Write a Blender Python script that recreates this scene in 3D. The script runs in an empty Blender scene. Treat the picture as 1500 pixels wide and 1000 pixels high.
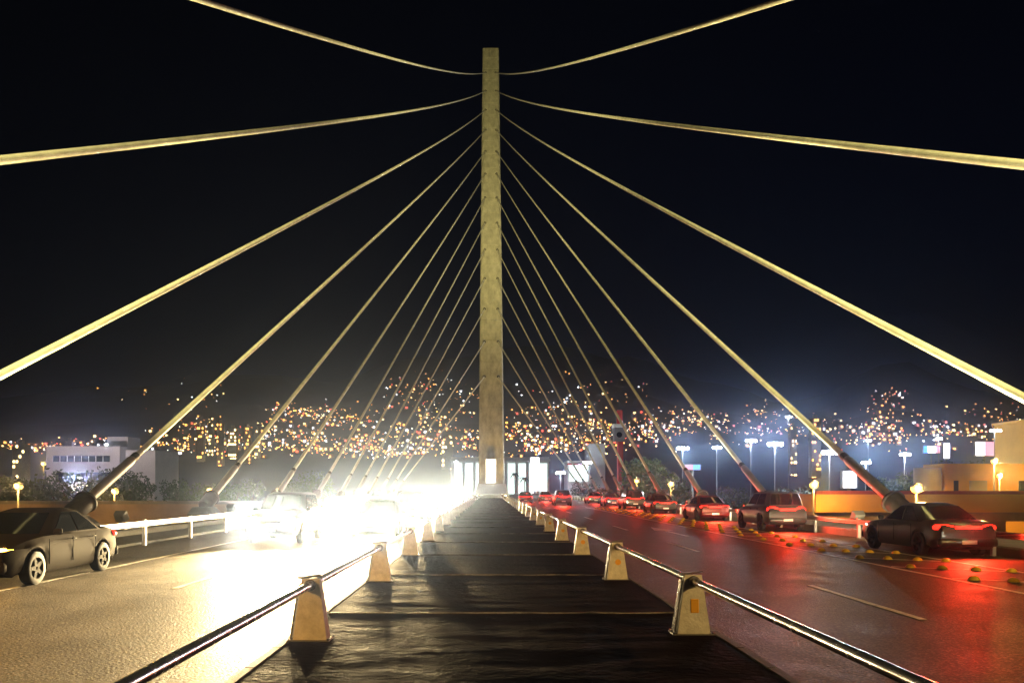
import bpy, bmesh, math, random
from mathutils import Vector, Matrix, noise
R = math.radians
random.seed(7)
sc = bpy.context.scene
COL = sc.collection

# ------------------------------------------------------------------ camera, sky, moon, exposure
cam = bpy.data.cameras.new('camera'); cam_o = bpy.data.objects.new('camera', cam); COL.objects.link(cam_o)
cam.sensor_width = 36.0; cam.lens = 28.0
cam.shift_x = 0.022; cam.shift_y = 0.1433
cam.clip_start = 0.1; cam.clip_end = 20000
EYE = 1.8
cam_o.location = (0, 0, EYE); cam_o.rotation_euler = (R(90), 0, 0)
sc.camera = cam_o

w = bpy.data.worlds.new('World'); sc.world = w; w.use_nodes = True
wn, wl = w.node_tree.nodes, w.node_tree.links
bg = wn['Background']
sky = wn.new('ShaderNodeTexSky'); sky.sky_type = 'NISHITA'; sky.sun_disc = False
sky.sun_elevation = R(-5.0); sky.sun_rotation = R(15); sky.altitude = 500
sky.air_density = 1.0; sky.dust_density = 1.5
# stars: tiny bright points fixed in the sky by direction
tc = wn.new('ShaderNodeTexCoord')
vor = wn.new('ShaderNodeTexVoronoi'); vor.inputs['Scale'].default_value = 62.0
cmpn = wn.new('ShaderNodeMath'); cmpn.operation = 'LESS_THAN'; cmpn.inputs[1].default_value = 0.022
sepc = wn.new('ShaderNodeSeparateColor')
pick = wn.new('ShaderNodeMath'); pick.operation = 'GREATER_THAN'; pick.inputs[1].default_value = 0.86
mul = wn.new('ShaderNodeMath'); mul.operation = 'MULTIPLY'
mul2 = wn.new('ShaderNodeMath'); mul2.operation = 'MULTIPLY'; mul2.inputs[1].default_value = 2.2
add = wn.new('ShaderNodeMix'); add.data_type = 'RGBA'; add.blend_type = 'ADD'; add.inputs[0].default_value = 1.0
tint = wn.new('ShaderNodeMix'); tint.data_type = 'RGBA'; tint.blend_type = 'MULTIPLY'; tint.inputs[0].default_value = 1.0
tint.inputs[7].default_value = (1.0, 1.1, 2.2, 1)
wl.new(tc.outputs['Generated'], vor.inputs['Vector'])
wl.new(vor.outputs['Distance'], cmpn.inputs[0]); wl.new(vor.outputs['Color'], sepc.inputs[0])
wl.new(sepc.outputs[0], pick.inputs[0]); wl.new(cmpn.outputs[0], mul.inputs[0]); wl.new(pick.outputs[0], mul.inputs[1])
wl.new(mul.outputs[0], mul2.inputs[0])
wl.new(sky.outputs[0], tint.inputs[6]); wl.new(tint.outputs[2], add.inputs[6]); wl.new(mul2.outputs[0], add.inputs[7])
wl.new(add.outputs[2], bg.inputs['Color'])
bg.inputs['Strength'].default_value = 0.05

moon = bpy.data.lights.new('moon', 'SUN'); moon.energy = 0.006; moon.angle = R(0.5); moon.color = (0.8, 0.88, 1.0)
moon_o = bpy.data.objects.new('moon', moon); COL.objects.link(moon_o); moon_o.rotation_euler = (R(40), 0, R(25))

sc.render.engine = 'CYCLES'
sc.view_settings.view_transform = 'Standard'; sc.view_settings.look = 'None'
sc.view_settings.exposure = 0.0; sc.view_settings.gamma = 1.0; sc.view_settings.use_curve_mapping = False
cy = sc.cycles
cy.use_denoising = True; cy.max_bounces = 5; cy.diffuse_bounces = 2; cy.glossy_bounces = 3; cy.transmission_bounces = 3
cy.volume_bounces = 0; cy.sample_clamp_indirect = 4.0; cy.sample_clamp_direct = 0; cy.use_light_tree = True
cy.caustics_reflective = False; cy.caustics_refractive = False

HAZE_DENSITY = 0.00032

# ------------------------------------------------------------------ helpers
def nt(m): return m.node_tree.nodes, m.node_tree.links
MATS = {}
def mat(name, col, rough=0.6, metal=0.0, var=0.0, vscale=3.0, bump=0.0, bscale=40.0, stretch=(1, 1, 1), spec=0.5, rvar=0.0, coat=0.0, speck=None, bdist=0.02):
    m = bpy.data.materials.new(name); m.use_nodes = True
    n, l = nt(m); b = n['Principled BSDF']
    b.inputs['Base Color'].default_value = (*col, 1); b.inputs['Roughness'].default_value = rough
    b.inputs['Metallic'].default_value = metal; b.inputs['Specular IOR Level'].default_value = spec
    b.inputs['Coat Weight'].default_value = coat
    if var or bump or rvar or speck:
        t = n.new('ShaderNodeTexCoord'); mp = n.new('ShaderNodeMapping'); mp.inputs['Scale'].default_value = stretch
        geo = n.new('ShaderNodeNewGeometry')
        l.new(geo.outputs['Position'], mp.inputs['Vector'])
    if var or rvar:
        nz = n.new('ShaderNodeTexNoise'); nz.inputs['Scale'].default_value = vscale; nz.inputs['Detail'].default_value = 6; nz.inputs['Roughness'].default_value = 0.65
        l.new(mp.outputs[0], nz.inputs['Vector'])
    colout = None
    if var:
        mr = n.new('ShaderNodeMapRange'); mr.inputs[1].default_value = 0.3; mr.inputs[2].default_value = 0.7
        mr.inputs[3].default_value = 1 - var; mr.inputs[4].default_value = 1 + var
        mx = n.new('ShaderNodeMix'); mx.data_type = 'RGBA'; mx.blend_type = 'MULTIPLY'; mx.inputs[0].default_value = 1
        mx.inputs[6].default_value = (*col, 1)
        l.new(nz.outputs[0], mr.inputs[0]); l.new(mr.outputs[0], mx.inputs[7]); colout = mx.outputs[2]
    if speck:   # aggregate: pale chips in the tarmac
        vo = n.new('ShaderNodeTexVoronoi'); vo.inputs['Scale'].default_value = speck[0]
        l.new(mp.outputs[0], vo.inputs['Vector'])
        se = n.new('ShaderNodeSeparateColor'); l.new(vo.outputs['Color'], se.inputs[0])
        g = n.new('ShaderNodeMapRange'); g.inputs[1].default_value = 0.55; g.inputs[2].default_value = 1.0; l.new(se.outputs[0], g.inputs[0])
        mx2 = n.new('ShaderNodeMix'); mx2.data_type = 'RGBA'; l.new(g.outputs[0], mx2.inputs[0])
        if colout: l.new(colout, mx2.inputs[6])
        else: mx2.inputs[6].default_value = (*col, 1)
        mx2.inputs[7].default_value = (*speck[1], 1); colout = mx2.outputs[2]
    if colout: l.new(colout, b.inputs['Base Color'])
    if rvar:
        mr2 = n.new('ShaderNodeMapRange'); mr2.inputs[1].default_value = 0.3; mr2.inputs[2].default_value = 0.7
        mr2.inputs[3].default_value = rough - rvar; mr2.inputs[4].default_value = rough + rvar
        l.new(nz.outputs[0], mr2.inputs[0]); l.new(mr2.outputs[0], b.inputs['Roughness'])
    if bump:
        nb = n.new('ShaderNodeTexNoise'); nb.inputs['Scale'].default_value = bscale; nb.inputs['Detail'].default_value = 5
        l.new(mp.outputs[0], nb.inputs['Vector'])
        bp = n.new('ShaderNodeBump'); bp.inputs['Strength'].default_value = bump; bp.inputs['Distance'].default_value = bdist
        l.new(nb.outputs[0], bp.inputs['Height']); l.new(bp.outputs[0], b.inputs['Normal'])
    MATS[name] = m; return m

def emis(name, col, strength, sample=True):
    m = bpy.data.materials.new(name); m.use_nodes = True
    b = m.node_tree.nodes['Principled BSDF']
    b.inputs['Base Color'].default_value = (0.05, 0.05, 0.05, 1)
    b.inputs['Emission Color'].default_value = (*col, 1); b.inputs['Emission Strength'].default_value = strength
    m.cycles.emission_sampling = 'AUTO' if sample else 'NONE'
    MATS[name] = m; return m

class MB:
    def __init__(s): s.v, s.f, s.mi = [], [], []
    def poly(s, pts, faces, mi=0):
        o = len(s.v); s.v += [tuple(p) for p in pts]
        for f in faces: s.f.append(tuple(i + o for i in f)); s.mi.append(mi)
        return s
    def box(s, x0, x1, y0, y1, z0, z1, mi=0):
        p = [(x0,y0,z0),(x1,y0,z0),(x1,y1,z0),(x0,y1,z0),(x0,y0,z1),(x1,y0,z1),(x1,y1,z1),(x0,y1,z1)]
        return s.poly(p, [(3,2,1,0),(4,5,6,7),(0,1,5,4),(1,2,6,5),(2,3,7,6),(3,0,4,7)], mi)
    def bev(s, x0, x1, y0, y1, z0, z1, b=0.02, mi=0):
        # box with chamfered top and vertical edges (rounded plan)
        def ring(i, z): return [(x0+i+b,y0+i,z),(x1-i-b,y0+i,z),(x1-i,y0+i+b,z),(x1-i,y1-i-b,z),(x1-i-b,y1-i,z),(x0+i+b,y1-i,z),(x0+i,y1-i-b,z),(x0+i,y0+i+b,z)]
        rs = [ring(b*.6, z0), ring(0, z0+b), ring(0, z1-b), ring(b*.6, z1)]
        return s.loft(rs, mi=mi)
    def loft(s, rings, close=True, caps=True, mi=0):
        o = len(s.v); n = len(rings[0])
        for r in rings: s.v += [tuple(p) for p in r]
        for k in range(len(rings)-1):
            for i in range(n if close else n-1):
                j = (i+1) % n
                s.f.append((o+k*n+i, o+k*n+j, o+(k+1)*n+j, o+(k+1)*n+i)); s.mi.append(mi)
        if caps:
            s.f.append(tuple(o+i for i in range(n))[::-1]); s.mi.append(mi)
            b = o+(len(rings)-1)*n
            s.f.append(tuple(b+i for i in range(n))); s.mi.append(mi)
        return s
    def tube(s, pts, rad, n=8, mi=0):
        pts = [Vector(p) for p in pts]; rings = []
        if not isinstance(rad, (list, tuple)): rad = [rad]*len(pts)
        up = Vector((0.0312, 0.021, 1)).normalized()
        for i, p in enumerate(pts):
            d = (pts[min(i+1, len(pts)-1)] - pts[max(i-1, 0)]).normalized()
            u0 = up if abs(d.dot(up)) < 0.98 else Vector((1, 0, 0))
            a = d.cross(u0).normalized(); b = a.cross(d)
            rings.append([p + (a*math.cos(t) + b*math.sin(t))*rad[i] for t in [2*math.pi*k/n for k in range(n)]])
        return s.loft(rings, mi=mi)
    def ball(s, c, r, n=10, m=6, sz=1.0, mi=0):
        rings = []
        for k in range(m+1):
            t = -math.pi/2 + math.pi*(k+0.0)/m; t = max(-1.5, min(1.5, t))
            rings.append([(c[0]+r*math.cos(t)*math.cos(2*math.pi*i/n), c[1]+r*math.cos(t)*math.sin(2*math.pi*i/n), c[2]+r*sz*math.sin(t)) for i in range(n)])
        return s.loft(rings, mi=mi)
    def mesh(s, name, mats, smooth=None):
        me = bpy.data.meshes.new(name); me.from_pydata(s.v, [], s.f)
        for m in (mats if isinstance(mats, (list, tuple)) else [mats]): me.materials.append(m)
        if any(s.mi): me.polygons.foreach_set('material_index', s.mi)
        if smooth is not None:
            me.polygons.foreach_set('use_smooth', [True]*len(s.f))
            me.set_sharp_from_angle(angle=R(smooth))
        bm = bmesh.new(); bm.from_mesh(me); bmesh.ops.recalc_face_normals(bm, faces=bm.faces); bm.to_mesh(me); bm.free()
        me.update(); return me

def link(name, me, parent=None, loc=(0,0,0), rot=(0,0,0), scale=None):
    o = bpy.data.objects.new(name, me); COL.objects.link(o)
    o.location = loc; o.rotation_euler = rot
    if scale is not None: o.scale = scale if isinstance(scale, (tuple, list)) else (scale,)*3
    o.parent = parent
    return o
def part(name, mb, m, parent, smooth=None, loc=(0,0,0), rot=(0,0,0)):
    return link(name, mb.mesh(name, m, smooth), parent, loc, rot)
def tag(o, label, cat, group=None):
    o['label'] = label; o['category'] = cat
    if group: o['group'] = group
    return o
def thing(name, label, cat, loc=(0,0,0), rotz=0.0, group=None):
    o = link(name, None, None, loc, (0, 0, rotz)); o.empty_display_size = 0.3
    return tag(o, label, cat, group)
def struct(o): o['kind'] = 'structure'; return o
def stuff(o): o['kind'] = 'stuff'; return o
def spot(name, loc, target, power, angle, col, parent=None, blend=0.6, radius=0.08):
    L = bpy.data.lights.new(name, 'SPOT'); L.energy = power; L.spot_size = R(angle); L.spot_blend = blend
    L.color = col; L.shadow_soft_size = radius
    o = bpy.data.objects.new(name, L); COL.objects.link(o); o.location = loc; o.parent = parent
    o.rotation_euler = (Vector(target) - Vector(loc)).to_track_quat('-Z', 'Y').to_euler()
    return o
def point(name, loc, power, col, parent=None, radius=0.15):
    L = bpy.data.lights.new(name, 'POINT'); L.energy = power; L.color = col; L.shadow_soft_size = radius
    o = bpy.data.objects.new(name, L); COL.objects.link(o); o.location = loc; o.parent = parent
    return o

# ------------------------------------------------------------------ materials
SODIUM = (1.0, 0.50, 0.10); WARM = (1.0, 0.72, 0.30); WHITE = (0.92, 1.0, 0.93); GOLD = (1.0, 0.84, 0.28)
asphalt = mat('asphalt', (0.064, 0.053, 0.038), 0.56, var=0.45, vscale=0.8, bump=0.75, bscale=30, rvar=0.10, spec=0.2, speck=(44, (0.19, 0.15, 0.10)), bdist=0.024)  # warm tint of base and chips carries the golden lamplight on the road
deckm = mat('deck_concrete', (0.20, 0.19, 0.17), 0.8, var=0.2, vscale=1.2, bump=0.3)
membrane = mat('median_membrane', (0.020, 0.013, 0.017), 0.75, spec=0.0015, var=0.5, vscale=1.3, bump=1.0, bscale=9.0, stretch=(1.0, 1.25, 1), rvar=0.2, bdist=0.03)
seamm = mat('seam_bead', (0.20, 0.18, 0.175), 0.5, var=0.8, vscale=3, bump=0.5, bscale=25)
kerbm = mat('kerb_concrete', (0.11, 0.10, 0.09), 0.75, var=0.3, vscale=3, bump=0.4)
paint = mat('road_paint', (0.75, 0.72, 0.62), 0.55, var=0.35, vscale=6, bump=0.3, bscale=60)
mastm = mat('mast_concrete', (0.42, 0.40, 0.36), 0.8, var=0.32, vscale=0.6, bump=0.3, bscale=5, stretch=(1.6, 1, 0.22))
mastdark = mat('mast_recess', (0.07, 0.065, 0.06), 0.9)
cablem = mat('cable_sheath', (0.72, 0.70, 0.64), 0.55, var=0.2, vscale=1.3, bump=0.15, bscale=14)
sleevem = mat('sleeve_steel', (0.36, 0.33, 0.30), 0.5, 0.2, var=0.1, vscale=3)
anchm = mat('anchor_steel', (0.09, 0.08, 0.07), 0.55, 0.4, var=0.2, vscale=4)
postm = mat('post_paint', (0.70, 0.68, 0.62), 0.65, var=0.2, vscale=9, bump=0.25, bscale=30)
capm = mat('post_cap', (0.16, 0.15, 0.15), 0.5, 0.5)
steel = mat('rail_steel', (0.62, 0.60, 0.62), 0.24, 1.0, var=0.1, vscale=9, rvar=0.06)
galv = mat('galvanised', (0.52, 0.52, 0.52), 0.33, 0.9, var=0.15, vscale=5)
reflm = mat('amber_reflector', (0.85, 0.42, 0.03), 0.35, coat=0.5)
studm = mat('stud_yellow', (0.85, 0.55, 0.03), 0.45, var=0.15, vscale=12)
earth = mat('dark_earth', (0.030, 0.034, 0.022), 0.95, var=0.4, vscale=0.01)
streetm = mat('street_asphalt', (0.045, 0.043, 0.040), 0.6, var=0.2, vscale=0.5)
whitew = mat('white_render', (0.72, 0.70, 0.68), 0.8, var=0.07, vscale=0.3)
ochre = mat('ochre_render', (0.60, 0.34, 0.07), 0.85, var=0.12, vscale=0.25)
greyw = mat('grey_render', (0.35, 0.34, 0.33), 0.85, var=0.15, vscale=0.2)
brownw = mat('brown_concrete', (0.30, 0.22, 0.17), 0.85, var=0.2, vscale=0.5)
redw = mat('red_paint', (0.50, 0.03, 0.03), 0.5)
darkglass = mat('dark_glass', (0.008, 0.009, 0.011), 0.08, spec=0.4)
blackp = mat('black_plastic', (0.02, 0.02, 0.02), 0.5)
tyrem = mat('tyre_rubber', (0.018, 0.018, 0.018), 0.8)
rimm = mat('wheel_rim', (0.05, 0.05, 0.05), 0.7, 0.0, spec=0.03)
barkm = mat('bark', (0.09, 0.065, 0.045), 0.9, var=0.3, vscale=6)
leafm = mat('leaf_green', (0.055, 0.10, 0.03), 0.55, var=0.35, vscale=0.8)
leafd = mat('leaf_dark', (0.040, 0.070, 0.025), 0.6, var=0.35, vscale=0.8)
seamd = mat('panel_gap', (.004, .004, .004), .95, spec=0.0)
polem = mat('pole_grey', (0.22, 0.22, 0.21), 0.5, 0.4)
trailm = mat('trail_red', (0.25, 0.045, 0.03), 0.6)  # red of a passing car's light trail put into the rail colour
platem = mat('plate_white', (0.7, 0.7, 0.7), 0.5)

E_head = emis('headlight_glow', (1.0, 0.95, 0.82), 300, False)
E_tail = emis('tail_glow', (1.0, 0.012, 0.006), 5, False)
E_ind = emis('indicator_glow', (1.0, 0.42, 0.03), 60, False)
E_sod = emis('sodium_globe', (1.0, 0.40, 0.05), 6, False)
E_flood = emis('white_globe', WHITE, 40, False)
E_lens = emis('flood_lens', (1.0, 0.90, 0.66), 60, False)
E_win = emis('lit_window', (1.0, 0.90, 0.66), 2.2)
E_winc = emis('lit_window_cool', (0.82, 1.0, 0.93), 1.7)
E_amber = emis('house_amber', (1.0, 0.40, 0.07), 9, False)
E_warm = emis('house_warm', (1.0, 0.62, 0.22), 14, False)
E_cool = emis('house_cool', (0.88, 0.95, 1.0), 10, False)
E_redl = emis('house_red', (1.0, 0.08, 0.04), 9, False)
E_sign = emis('sign_white', (1.0, 0.95, 0.95), 3)
E_blue = emis('sign_blue', (0.10, 0.32, 1.0), 2.2)
E_pink = emis('sign_pink', (1.0, 0.30, 0.42), 1.6)
E_door = emis('lit_doorway', (0.93, 0.97, 1.0), 4)

# ------------------------------------------------------------------ terrain
GZ = -7.0
PX = [(-400,95),(0,105),(160,128),(330,165),(480,150),(620,190),(760,200),(900,185),(1040,140),(1180,118),(1310,165),(1420,120),(1600,100),(2200,90)]
def ridge(px):
    for (a, ha), (b, hb) in zip(PX, PX[1:]):
        if px <= b:
            t = max(0, (px-a)/(b-a)); t = t*t*(3-2*t); return ha+(hb-ha)*t
    return PX[-1][1]
def terrain(x, y):
    d = math.hypot(x, y)
    if d < 430 or y <= 0: return GZ
    px = 717 + 1167*x/y if y > 1 else 3000
    px = max(-390, min(2100, px))
    hmax = ridge(px)/1167*3300
    t = min(1, max(0, (d-430)/(3300-430))); t = t**1.45
    n = noise.fractal(Vector((x*0.0021, y*0.0021, 3.1)), 1.0, 2.0, 4)
    side = min(1, max(0, (y/d-0.15)/0.4))
    return GZ + (hmax*t + n*60*min(1, t*4)*(0.25+t))*side - (max(0, d-3300)*0.05)
mb = MB(); radii = [0, 60, 150, 300, 430] + [430 + 70*k for k in range(1, 52)] + [4600, 6000, 9000]
NA = 220
rings = []
for r in radii[1:]:
    ring = []
    for k in range(NA):
        a = 2*math.pi*k/NA; x, y = r*math.sin(a), r*math.cos(a)
        ring.append((x, y, terrain(x, y) if r < 5000 else GZ-40))
    rings.append(ring)
mb.loft(rings, caps=False)
o = len(mb.v); mb.v.append((0, 0, GZ)); mb.f += [(o, k, (k+1) % NA) for k in range(NA)]; mb.mi += [0]*NA
struct(part('terrain', mb, earth, None, smooth=60))

# streets below, along both sides of the bridge
for nm, x0, x1 in (('street_left', -33, -24), ('street_right', 18.5, 23)):
    struct(part(nm, MB().box(x0, x1, -60, 250, GZ+0.004, GZ+0.02), streetm, None))

# ------------------------------------------------------------------ bridge deck, roads, median
ROAD = -0.06
deck = struct(part('bridge_deck', MB().box(-16.2, 16.2, -50, 262, -1.6, ROAD-0.02), deckm, None))
for y in (-30, 30, 90, 150, 210, 255):
    part('pier', MB().bev(-9, 9, y-1.2, y+1.2, GZ-0.5, -1.6, 0.3), deckm, deck)
MX0, MX1 = -2.35, 2.78
KX0, KX1 = MX0-0.12, MX1+0.12
road_l = struct(part('road_left', MB().box(-11.6, KX0-0.002, -50, 262, ROAD-0.016, ROAD), asphalt, None))
road_r = struct(part('road_right', MB().box(KX1+0.002, 14.0, -50, 262, ROAD-0.016, ROAD), asphalt, None))
def marking(name, parent, pts, m=paint):
    mb = MB(); n = len(pts)
    mb.loft([[(x, y, ROAD+0.003) for x, y in pts], [(x, y, ROAD+0.006) for x, y in pts]])
    return part(name, mb, m, parent)
def line(name, parent, a, b, wd):
    a, b = Vector(a), Vector(b); d = (b-a).normalized(); n = Vector((-d.y, d.x))*wd/2
    return marking(name, parent, [tuple(a+n), tuple(a-n), tuple(b-n), tuple(b+n)])
dash = MB().loft([[(-.06,0,0),(.06,0,0),(.06,4,0),(-.06,4,0)], [(-.06,0,.004),(.06,0,.004),(.06,4,.004),(-.06,4,.004)]]).mesh('lane_dash', paint)
for k in range(-1, 14):
    link('lane_dash', dash, road_r, (6.15, 11.3+12.1*k, ROAD+0.003))
    link('lane_dash', dash, road_l, (-5.85, 14.8+12.1*k, ROAD+0.003))
# hatched gore with its border line and slanted bars
line('border_line', road_r, (9.45, -20), (9.45, 78), 0.13)
line('border_line', road_r, (11.78, -20), (11.78, 78), 0.13)
line('edge_line', road_l, (-8.9, -30), (-8.9, 240), 0.12)
for k in range(-3, 26):
    y0 = 21.2+2.5*k
    line('hatch_bar', road_r, (9.56, y0+0.25), (11.68, y0-0.95), 0.11)
# direction arrow in the right lane
ax, ay = 7.72, 31.0
marking('direction_arrow', road_r, [(ax-.09, ay), (ax+.09, ay), (ax+.09, ay+4.2), (ax-.09, ay+4.2)])
marking('direction_arrow', road_r, [(ax-.42, ay+4.22), (ax+.42, ay+4.22), (ax+.02, ay+7), (ax-.02, ay+7)])

# median: dark membrane panels divided by pale seams, kerb stones each side
median = struct(part('median', MB().box(KX0, KX1, -50, 150, ROAD-0.02, -0.03), deckm, None))
S0, SP = 1.4, 5.05
for k in range(-2, 29):
    y0, y1 = S0+SP*k, S0+SP*(k+1)
    near = 0 <= k < 9
    nx, ny = (44, 70) if near else (8, 8)
    mb = MB(); g = []
    for j in range(ny+1):
        for i in range(nx+1):
            u, v = i/nx, j/ny
            x = MX0+0.01+(MX1-MX0-0.02)*u; y = y0+0.015+(SP-0.03)*v
            h = 0.0
            if near:
                q = noise.fractal(Vector((x*0.55, y*2.0, 1.7)), 1.0, 2.1, 3)
                q2 = 1-abs(noise.noise(Vector((x*0.32+9, y*1.35, 4.0))))*2.4
                h = 0.013*q + 0.016*max(0, q2)*noise.noise(Vector((x*0.8, y*0.7, 8)))
                h *= min(1, 12*min(v, 1-v)) * min(1, 10*min(u, 1-u))
            g.append((x, y, h-0.004))
    n = len(g); mb.v += g
    for j in range(ny):
        for i in range(nx):
            a = j*(nx+1)+i; mb.f.append((a, a+1, a+nx+2, a+nx+1)); mb.mi.append(0)
    # skirt so the panel has thickness
    per = [i for i in range(nx+1)] + [(j+1)*(nx+1)-1 for j in range(1, ny+1)] + [ny*(nx+1)+i for i in range(nx-1, -1, -1)] + [j*(nx+1) for j in range(ny-1, 0, -1)]
    o = len(mb.v); mb.v += [(g[i][0], g[i][1], -0.029) for i in per]
    for q in range(len(per)):
        r2 = (q+1) % len(per); mb.f.append((per[q], o+q, o+r2, per[r2])); mb.mi.append(0)
    part('panel', mb, membrane, median, smooth=50)
    sm = MB(); pts, rad = [], []
    for i in range(25):
        x = MX0+0.02+(MX1-MX0-0.04)*i/24
        pts.append((x, y0+0.012*noise.noise(Vector((x*2, k*3.3, 0))), 0.003+0.010*noise.noise(Vector((x*1.7, k*1.1, 5))))); rad.append(0.013+0.010*noise.noise(Vector((x*3, k, 2))))
    sm.tube(pts, rad, 6); part('seam', sm, seamm, median, smooth=80)
ks = MB().bev(-0.056, 0.056, 0.006, 0.994, ROAD-0.01, 0.004, 0.015).mesh('kerb_stone', kerbm)
for k in range(-4, 144):
    for x in (KX0+0.058, KX1-0.058):
        link('kerb_stone', ks, median, (x, k, 0))

# raised outer edges of the deck carrying the cable anchors
for nm, s in (('edge_beam_left', -1), ('edge_beam_right', 1)):
    x0, x1 = (14.02, 16.4) if s > 0 else (-16.4, -13.6)
    eb = struct(part(nm, MB().bev(x0, x1, -50, 262, -0.5, 0.22, 0.05), deckm, None))
verge = struct(part('verge_left', MB().box(-13.6, -11.6, -50, 262, -0.4, 0.02), kerbm, None))

# ------------------------------------------------------------------ mast
MZ0, DZ, LEAN, MD, MXC = 132.72, 8.87, 0.7112, 157.0, 0.4
MTOP = 145.9
def my(z): return MD + LEAN*z
mast = thing('bridge_mast', 'tall olive lit concrete mast leaning back above the median, all stay cables fanning from it', 'mast', (MXC, MD, 0))
HW = 2.62
nseg = 26; zs = [2.6+(MTOP-2.6)*k/nseg for k in range(nseg+1)]
for k in range(nseg):
    za, zb = zs[k]+(0.0 if k == 0 else 0.045), zs[k+1]-0.045
    def ring(z, ins=0.0):
        y = my(z)-MD; a, d0, d1 = HW-ins, 0.0+ins, 8.5-4.0*z/MTOP-ins; c = 0.28
        return [(-a+c, y+d0, z), (a-c, y+d0, z), (a, y+d0+c, z), (a, y+d1-c, z), (a-c, y+d1, z), (-a+c, y+d1, z), (-a, y+d1-c, z), (-a, y+d0+c, z)]
    part('shaft_segment', MB().loft([ring(za, .03), ring(za+.05), ring(zb-.05), ring(zb, .03)]), mastm, mast)
core = MB().loft([[(-2.45, my(z)-MD+0.16, z), (2.45, my(z)-MD+0.16, z), (2.45, my(z)-MD+4, z), (-2.45, my(z)-MD+4, z)] for z in (2.6, MTOP-0.1)])
part('core', core, mastm, mast)
# foot: battered pedestal, lit doorway, dark hatch
part('pedestal', MB().loft([[(-a, y0, z), (a, y0, z), (a, y1, z), (-a, y1, z)] for a, y0, y1, z in ((3.6, -4.5, 9, 0), (3.0, -1.6, 10, 1.5), (2.75, 1.2, 10.6, 2.7))]), whitew, mast)
fr = part('doorway', MB().bev(-1.2, 0.95, 0.9, 3.2, 2.72, 7.7, 0.05), whitew, mast)
for za, zb in ((2.95, 4.7), (4.8, 6.3), (6.4, 7.5)):
    part('lit_pane', MB().box(-1.02, 0.78, 0.86, 0.898, za, zb), E_door, fr)
part('hatch', MB().box(1.5, 2.4, -0.9, -0.2, 1.0, 1.6), mastdark, mast)
sock = MB().tube([(0, -0.10, 0), (0, 0.12, 0.05)], 0.34, 10).mesh('cable_socket', mastdark)
CAB = []
ANCH = [-11.2, 1.9, 15.1, 28.6, 41.7, 54.6, 67.6, 78.3, 87.7, 96.7, 106.4, 115.5, 122.6]
SAGS = [2.1, 1.5, 1.15, 0.65, 0.5, 0.4, 0.32, 0.25, 0.2, 0.15, 0.12, 0.1, 0.08]
for i in range(13):
    z = MZ0 - i*DZ
    for s in (-1, 1):
        link('cable_socket', sock, mast, (s*1.55, my(z)-MD, z+0.1))

# ------------------------------------------------------------------ stay cables
ORD = ['topmost', 'second', 'third', 'fourth', 'fifth', 'sixth', 'seventh', 'eighth', 'ninth', 'tenth', 'eleventh', 'twelfth', 'lowest']
AX, AZ = 14.7, 1.15
for i in range(13):
    z = MZ0 - i*DZ
    for s, side in ((-1, 'left'), (1, 'right')):
        M = Vector((MXC+s*1.6, my(z)-0.3, z)); A = Vector((s*AX, ANCH[i], AZ))
        lab = f'{ORD[i]} pale stay cable on the {side}, counted down the mast' if 0 < i < 12 else (f'topmost pale stay cable on the {side}, running overhead past the camera' if i == 0 else f'lowest and shortest pale stay cable on the {side} of the mast')
        c = thing('stay_cable', lab, 'cable', tuple(A), 0, 'stay cables fanning from the mast')
        def P(u):
            p = A + (M-A)*u; p.z -= 4*SAGS[i]*u*(1-u); return p - A
        N = 40
        part('cable', MB().tube([P(0.012+0.988*k/N) for k in range(N+1)], 0.125, 18), cablem, c, smooth=60)
        Ln = (M-A).length; dr = P(0.03).normalized()
        part('sleeve', MB().tube([P(0.0), P(3.9/Ln), P(4.1/Ln)], [0.19, 0.19, 0.15], 12), sleevem, c, smooth=40)
        part('collar', MB().tube([P(4.1/Ln), P(4.45/Ln)], 0.165, 12), anchm, c, smooth=40)
        back = -dr
        part('anchor_barrel', MB().tube([dr*0.55, dr*0.5, dr*-0.5, dr*-0.62], [0.26, 0.36, 0.36, 0.28], 16), anchm, c, smooth=35)
        part('anchor_flange', MB().tube([dr*0.34, dr*0.42], 0.43, 16), anchm, c, smooth=35)
        part('anchor_block', MB().loft([[(-.55,-1.5,zz),( .55,-1.5,zz),(.55,.35,zz),(-.55,.35,zz)] if zz < -.6 else [(-.42,-1.15,zz),(.42,-1.15,zz),(.42,-.25,zz),(-.42,-.25,zz)] for zz in (-0.93, -0.62, -0.30)]), deckm, c)
        CAB.append((c, s, i))

# ------------------------------------------------------------------ floodlights at the cable anchors
def floodlight(label, loc, aim, power, angle, col, lens=E_lens, group=None, blend=0.8):
    t = thing('floodlight', label, 'floodlight', loc, 0, group)
    dr = (Vector(aim)-Vector(loc)-Vector((0, 0, .5))).normalized()
    part('bracket', MB().box(-.05, .05, -.05, .05, 0, 0.36).box(-.2, .2, -.14, .14, -.02, .03), polem, t)
    c = Vector((0, 0, 0.5)); q = dr.to_track_quat('Y', 'Z')
    hb = MB()
    def rr(a, b, y): return [tuple(c + q @ Vector(v)) for v in ((-a, y, -b), (a, y, -b), (a, y, b), (-a, y, b))]
    hb.loft([rr(.12, .10, -.20), rr(.19, .16, -.14), rr(.23, .19, .12)])
    part('housing', hb, polem, t)
    lb = MB().loft([rr(.21, .17, .124), rr(.19, .15, .17), rr(.12, .09, .20)])
    part('lens', lb, lens, t, smooth=60)
    spot('flood_beam', tuple(c+dr*0.24), tuple(c+dr*5), power, angle, col, t, blend, 0.12)
    return t
FG = 'floodlights beside the cable anchors'
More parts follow.
